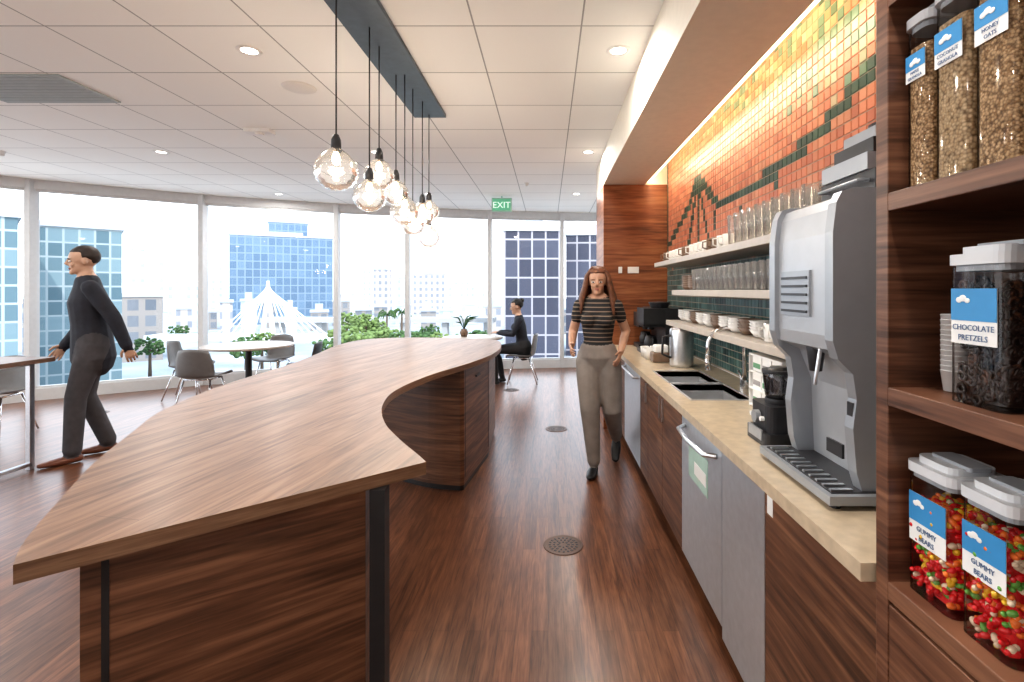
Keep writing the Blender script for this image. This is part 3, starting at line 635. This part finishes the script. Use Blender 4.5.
    for L in'LR':
        w,d,n,s_=J['_'+L]; cu=J.get('curl',.5)
        for off,ln in((-.029,.052),(-.010,.066),(.010,.072),(.029,.064)):
            b=w+d*.072+s_*off; d1=(d+s_*off*3+n*cu*.35).normalized(); d2=(d+n*cu*1.1).normalized(); d3=(d+n*cu*2.2).normalized()
            mb.tube([b,b+d1*ln*.5,b+d1*ln*.5+d2*ln*.32,b+d1*ln*.5+d2*ln*.32+d3*ln*.25],[.0085,.008,.0075,.0062],bw['skin'],8,dome=True)
        b=w+d*.022+s_*.026; d1=(d*.75+s_*.7+n*.25).normalized(); d2=(d+s_*.25+n*.4).normalized(); mb.tube([b,b+d1*.038,b+d1*.038+d2*.03],[.012,.010,.008],bw['skin'],8,dome=True)
    ne=len(mats); mats=mats+[M('eye_white',(.85,.85,.82),.2),M('iris_dark',(.03,.02,.015),.2),M('lips',(.40,.16,.13),.5)]
    for s_ in(-1,1):
        mb.ell(hp_((.030*s_,-.076,.006)),(.014,.010,.007),ne,Rm=Hr); mb.ell(hp_((.030*s_,-.084,.006)),(.0065,.004,.0065),ne+1,Rm=Hr)
        mb.tube([hp_((.014*s_,-.082,.024)),hp_((.032*s_,-.083,.029)),hp_((.050*s_,-.072,.023))],.0035,hair['mi'],6)
    mb.ell(hp_((0,-.082,-.048)),(.022,.008,.0045),ne+2,Rm=Hr); mb.ell(hp_((0,-.081,-.055)),(.017,.008,.005),ne+2,Rm=Hr)
    U,W=28,20; vs=[];fs=[]; cc=V((0,.022,.042)); rr=hair['r']
    for j in range(W+1):
        ph=pi*j/W
        for i in range(U):
            a=2*pi*i/U; p=V((rr[0]*math.sin(ph)*math.cos(a),rr[1]*math.sin(ph)*math.sin(a),rr[2]*math.cos(ph)))
            if p.y<-.03 and p.z<.030: p*=.72
            if p.z<-.02 and abs(p.x)>.05 and p.y<.02 and not hair.get('long'): p*=.8
            p*=1+.02*math.sin(a*9+ph*3)
            vs.append(tuple(hp_(p+cc)))
    for j in range(W):
        for i in range(U): fs.append((j*U+i,(j+1)*U+i,(j+1)*U+(i+1)%U,j*U+(i+1)%U))
    mb.add(vs,fs,hair['mi'],True)
    if hair.get('long'):
        for i in range(52):
            t=i/51; a=pi*(-.13+1.26*t); cx,sy_=math.cos(a),math.sin(a); l=hair['long']*(.85+.3*R())
            p0=hp_((cx*.045,.02+sy_*.05,.118)); p1=hp_((cx*.090,.022+sy_*.09,.05)); p2=hp_((cx*.108,.020+sy_*.095,-.04))
            p3=p2+V((cx*.028,sy_*.012,-l*.5)); p4=p3+V((cx*.006+.01*(R()-.5),-.012+.01*(R()-.5),-l*.5))
            mb.tube([p0,p1,p2,p3,p4],[.012,.018,.022,.023,.007],hair['mi'],8,dome=True)
    if hair.get('bun'): mb.ell(hp_((0,.11,.08)),(.035,.035,.035),hair['mi'])
    return mb.build(name,mats,loc,rz,scale=sc)
skin=M('skin_tone',(.50,.31,.22),.5,noise=.05); skin2=M('skin_tone_warm',(.50,.29,.20),.5,noise=.05)
m_jack=M('suit_black',(.018,.020,.030),.8,noise=.2); m_pant=M('trousers_charcoal',(.06,.056,.062),.8,noise=.15); m_shoeb=M('shoe_brown',(.16,.055,.03),.4,noise=.1)
Jm=dict(pel=(0,0,.95),che=(0,-.02,1.27),nek=(0,-.03,1.46),head=(0,-.06,1.595),shL=(.165,-.02,1.39),shR=(-.165,-.02,1.39),
 elL=(.21,.12,1.14),wrL=(.21,.20,.91),elR=(-.205,-.02,1.12),wrR=(-.19,-.16,.91),
 hipL=(.085,0,.92),knL=(.09,-.10,.51),anL=(.09,-.12,.095),heL=(.09,-.08,.034),toL=(.11,-.29,.024),
 hipR=(-.085,0,.92),knR=(-.09,-.04,.50),anR=(-.09,.10,.10),heR=(-.09,.14,.04),toR=(-.10,-.07,.028))
bodym=dict(hip=(.15,.11),hem=-.14,hemr=(.185,.145),waist=(.158,.125),chest=(.174,.135),shr=(.15,.095),lowlab=1,toplab=2,skin=0,shoe=3,slv=2,
 leg=[.094,.090,.070,.066,.060],arm=[.060,.058,.053,.048,.042])
human('walking_man',Jm,[skin,m_pant,m_jack,m_shoeb,M('hair_dark',(.03,.02,.016),.6,noise=.2)],(-4.10,4.50,.0),math.radians(-46),1.10,bodym,dict(mi=4,r=(.080,.098,.086)),headrot=(.12,0,0))
m,nt,b=newmat('striped_knit'); t=nt.nodes.new('ShaderNodeTexCoord'); w=nt.nodes.new('ShaderNodeTexWave'); w.bands_direction='Z'; w.inputs['Scale'].default_value=9; cr=nt.nodes.new('ShaderNodeValToRGB'); cr.color_ramp.interpolation='CONSTANT'; cr.color_ramp.elements[0].color=(.02,.02,.022,1); cr.color_ramp.elements[1].position=.85; cr.color_ramp.elements[1].color=(.24,.18,.14,1)
nt.links.new(t.outputs['Object'],w.inputs['Vector']); nt.links.new(w.outputs[0],cr.inputs[0]); nt.links.new(cr.outputs[0],b.inputs['Base Color']); b.inputs['Roughness'].default_value=.85; m_stripe=m
m_gpant=M('trousers_taupe',(.25,.22,.20),.8,noise=.12,nscale=12); m_boot=M('boot_black',(.015,.015,.016),.4,noise=.1); m_auburn=M('hair_auburn',(.15,.06,.03),.55,noise=.4,nscale=30)
Jw=dict(pel=(0,0,.94),che=(0,-.01,1.24),nek=(0,-.01,1.42),head=(0,-.035,1.55),shL=(.15,-.01,1.36),shR=(-.15,-.01,1.36),
 elL=(.225,.10,1.14),wrL=(.19,-.06,.98),elR=(-.215,.03,1.13),wrR=(-.19,-.19,1.04),
 hipL=(.085,0,.90),knL=(.12,-.05,.50),anL=(.13,.26,.21),heL=(.13,.33,.19),toL=(.13,.19,.03),
 hipR=(-.08,0,.90),knR=(-.05,-.12,.50),anR=(-.02,-.12,.10),heR=(-.02,-.08,.034),toR=(-.03,-.27,.024))
bodyw=dict(hip=(.178,.135),hem=.06,hemr=(.135,.10),waist=(.118,.09),chest=(.145,.10),shr=(.135,.08),lowlab=1,toplab=2,skin=0,shoe=3,slv=1,bust=1,
 leg=[.108,.104,.080,.070,.054],arm=[.056,.050,.040,.036,.026])
human('walking_woman',Jw,[skin2,m_gpant,m_stripe,m_boot,m_auburn],(.42,4.2,0),math.radians(-12),1.01,bodyw,dict(mi=4,r=(.086,.102,.09),long=.20),headrot=(.10,0,.05))
Js=dict(pel=(0,.02,.56),che=(0,-.03,.87),nek=(0,-.05,1.045),head=(0,-.085,1.18),shL=(.15,-.03,.985),shR=(-.15,-.03,.985),
 elL=(.20,-.13,.77),wrL=(.10,-.34,.785),elR=(-.20,-.13,.77),wrR=(-.10,-.34,.785),pnL=(0,0,-1),pnR=(0,0,-1),tdL=(-1,0,0),tdR=(1,0,0),curl=.3,
 hipL=(.085,.0,.545),knL=(.10,-.42,.52),anL=(.10,-.40,.10),heL=(.10,-.36,.034),toL=(.11,-.54,.024),
 hipR=(-.085,.0,.545),knR=(-.10,-.40,.52),anR=(-.10,-.32,.10),heR=(-.10,-.28,.034),toR=(-.11,-.46,.024))
bodys=dict(bodyw); bodys.update(hem=-.03,hemr=(.155,.12),slv=2,arm=[.058,.052,.045,.04,.034],leg=[.088,.08,.062,.055,.045])
human('seated_woman',Js,[skin,M('trousers_black',(.02,.02,.022),.8,noise=.1),m_jack,m_boot,M('hair_black',(.012,.01,.01),.5,noise=.2)],(-.42,8.05,0),math.radians(-90),1.04,bodys,dict(mi=4,r=(.082,.10,.088),bun=1),headrot=(.25,0,0))
# ---------------- exterior ----------------
GZ=-14
mb=MB(); mb.box(-600,300,12,900,GZ-1,GZ,0); mb.build('street_ground',[M('asphalt_pale',(.36,.38,.40),.9,noise=.3,nscale=.06)])
def ray(x): return Vector(((x-548)/500,1)).normalized()
def bldg(xl,xr,yt,Rr,mat,dep=20,extra=None,name='office_building'):
    a=ray(xl)*Rr;b=ray(xr)*Rr; mid=(a+b)/2; w=(b-a).length; ang=math.atan2((b-a).y,(b-a).x)
    z=1.5+(290-yt)/500*mid.y
    mb=MB(); mb.box(-w/2,w/2,0,dep,GZ,z,0)
    mb.box(-w/2-.3,w/2+.3,-.3,dep+.3,z,z+.8,1)
    mb.box(-w*.25,w*.2,dep*.3,dep*.7,z+.8,z+3.2,1)
    return mb.build(name,[mat,m_roof],(mid.x,mid.y,0),ang)
m_roof=M('roof_grey',(.42,.44,.47),.8,noise=.05)
f_teal=gridmat('facade_teal',(1.6,2.0),.13,(.09,.15,.18),(.20,.28,.31),(.33,.38,.40),'f')
f_blue=gridmat('facade_blue',(3.0,3.6),.25,(.105,.165,.245),(.155,.23,.32),(.22,.29,.37),'f')
f_white=gridmat('facade_white',(4.5,5),1.3,(.36,.41,.47),(.44,.49,.54),(.66,.68,.70),'f')
f_navy=gridmat('facade_navy',(3.0,4.2),.2,(.045,.048,.07),(.085,.09,.125),(.36,.34,.36),'f')
f_beige=gridmat('facade_beige',(3.5,4),1.0,(.24,.25,.28),(.30,.31,.34),(.48,.43,.39),'f')
f_low=gridmat('facade_low',(3,3.5),.6,(.13,.145,.17),(.21,.22,.24),(.30,.27,.25),'f')
bldg(-60,18,215,80,f_teal); bldg(33,122,228,95,f_teal,15)
bldg(120,163,297,140,f_low,12); bldg(130,146,250,420,f_white); bldg(148,166,262,400,f_white); bldg(168,200,283,380,f_white)
bldg(208,226,243,450,f_white); bldg(229,333,237,260,f_blue,30); bldg(268,308,223,295,f_blue,24)
bldg(343,357,250,460,f_white); bldg(360,374,262,480,f_white); bldg(374,392,270,330,f_beige); bldg(395,410,279,380,f_white); bldg(412,446,274,330,f_beige); bldg(448,470,283,400,f_white); bldg(470,492,255,420,f_white)
bldg(504,560,231,110,f_navy,18); bldg(566,640,235,118,f_navy,18)
for i in range(26):
    x=20+i*22+R()*5; bldg(x,x+12+R()*6,299+R()*14,(170,200,230)[i%3]+R()*8,random.choice([f_low,f_white,f_beige,f_low]),10,name='low_rise_building')
mb=MB(); D=95; ax=Vector(((268-548)/500*D,D,0)); top=ax+Vector((0,0,1.5+(290-281)/500*D))
mb.tube([(ax.x-1.4,ax.y,GZ),top],[.4,.25],0,8); mb.tube([(ax.x+1.4,ax.y,GZ),top],[.4,.25],0,8)
for i in range(-7,9):
    if i: mb.tube([top-Vector((0,0,abs(i)*.18)),(ax.x+i*1.4,ax.y,-7.0)],.13,0,5)
mb.box(ax.x-22,ax.x+22,ax.y-2,ax.y+2,-8,-7,0)
mb.build('cable_stayed_bridge',[M('bridge_white',(.9,.9,.9),.5)])
mb=MB(); mb.box(-75,-14,130,136,-7,-5.8,0)
for i in range(6): mb.box(-72+i*11,-70.5+i*11,131.5,134.5,GZ,-7,0)
mb.build('elevated_roadway',[M('concrete',(.42,.41,.40),.8,noise=.1)])
m_leaf=M('foliage',(.06,.115,.035),.8,noise=.5,nscale=1.2); m_leaf2=M('foliage_light',(.15,.21,.065),.8,noise=.4,nscale=1.2); m_bark=M('bark',(.12,.085,.06),.9,noise=.2)
def tree(x,y,zt,r,mt):
    mb=MB(); mb.tube([(x,y,GZ),(x,y,zt-r)],[.3,.18],1,8)
    for i in range(120):
        a=R()*6.28; q=R()**.5*r; c=(x+q*math.cos(a),y+q*math.sin(a),zt-r*.8+(R()-.5)*r*1.8*(1-.4*q/r)); s_=r*(.08+.12*R()); mb.ell(c,(s_,s_,s_*.8),0,u=6,w=4)
    mb.build('street_tree',[mt,m_bark])
def palm(x,y,zt):
    mb=MB(); mb.tube([(x,y,GZ),(x+.2,y,zt)],[.28,.18],1,8)
    for i in range(24):
        a=2*pi*i/22*1.62*5; el=R()*.9-.1; l=1.5+R()*.5; p=Vector((x+.2,y,zt)); d=Vector((math.cos(a),math.sin(a),0))
        mb.tube([p,p+d*l*.45+Vector((0,0,el*l*.7)),p+d*l*.85+Vector((0,0,el*l*.5-.3)),p+d*l*1.05+Vector((0,0,el*l*.2-.9))],[(.05,.05),(.18,.04),(.14,.04),(.03,.02)],0,6)
    mb.build('palm_tree',[m_leaf,m_bark])
def at(px,py,D): return ((px-548)/500*D,D,1.5+(290-py)/500*D)
for px,py,D in((386,315,98),(401,313,100)):
    x,y,z=at(px,py,D); palm(x,y,z)
for px,py,D in((347,312,85),(357,316,92),(366,314,80),(376,320,88),(345,325,72),(356,331,68),(370,330,76),(388,328,74),(404,330,70),(418,331,80),(430,325,92),(438,333,82),(262,332,84),(246,336,80),(278,336,86),(178,325,100),(397,338,70),(460,335,84),(150,337,88),(330,338,66),(482,330,90)):
    x,y,z=at(px,py,D); tree(x,y,z,1.7+R()*.6,random.choice([m_leaf,m_leaf2]))
mb=MB(); mb.box(-13,-5,26,34,-4.5,-3.6,0)
for i in range(120):
    s_=.15+R()*.25; mb.ell((-12.6+R()*7.2,26.5+R()*7,-3.5+R()*.4),(s_,s_,s_*(.8+R()*.6)),1+(R()<.4),u=8,w=6)
mb.box(-13,-5,33.9,34.3,-4.5,-3,0); mb.build('roof_terrace_garden',[M('terrace_paving',(.42,.41,.38),.8,noise=.1),m_leaf,m_leaf2])
# ---------------- world, sun, camera ----------------
w=bpy.data.worlds.new('sky'); S.world=w; w.use_nodes=True; nt=w.node_tree; bg=nt.nodes['Background']
t=nt.nodes.new('ShaderNodeTexCoord'); sp=nt.nodes.new('ShaderNodeSeparateXYZ'); cr=nt.nodes.new('ShaderNodeValToRGB')
cr.color_ramp.elements[0].position=0; cr.color_ramp.elements[0].color=(1,1,1,1); cr.color_ramp.elements[1].position=.6; cr.color_ramp.elements[1].color=(.66,.82,1,1)
nt.links.new(t.outputs['Generated'],sp.inputs[0]); nt.links.new(sp.outputs[2],cr.inputs[0]); nt.links.new(cr.outputs[0],bg.inputs[0]); bg.inputs[1].default_value=2.9
light('SUN','sun',(0,-20,40),2.2,(1,.95,.88),rot=(math.radians(50),0,math.radians(25)),angle=.02)
cd=bpy.data.cameras.new('camera'); cam=bpy.data.objects.new('camera',cd); COL.objects.link(cam)
cam.location=(0,0,1.5); cam.rotation_euler=(pi/2,0,0); cd.lens=500/1024*36; cd.sensor_width=36; cd.shift_x=-36/1024; cd.shift_y=-51/1024; cd.clip_end=2000; cd.clip_start=.02
S.camera=cam
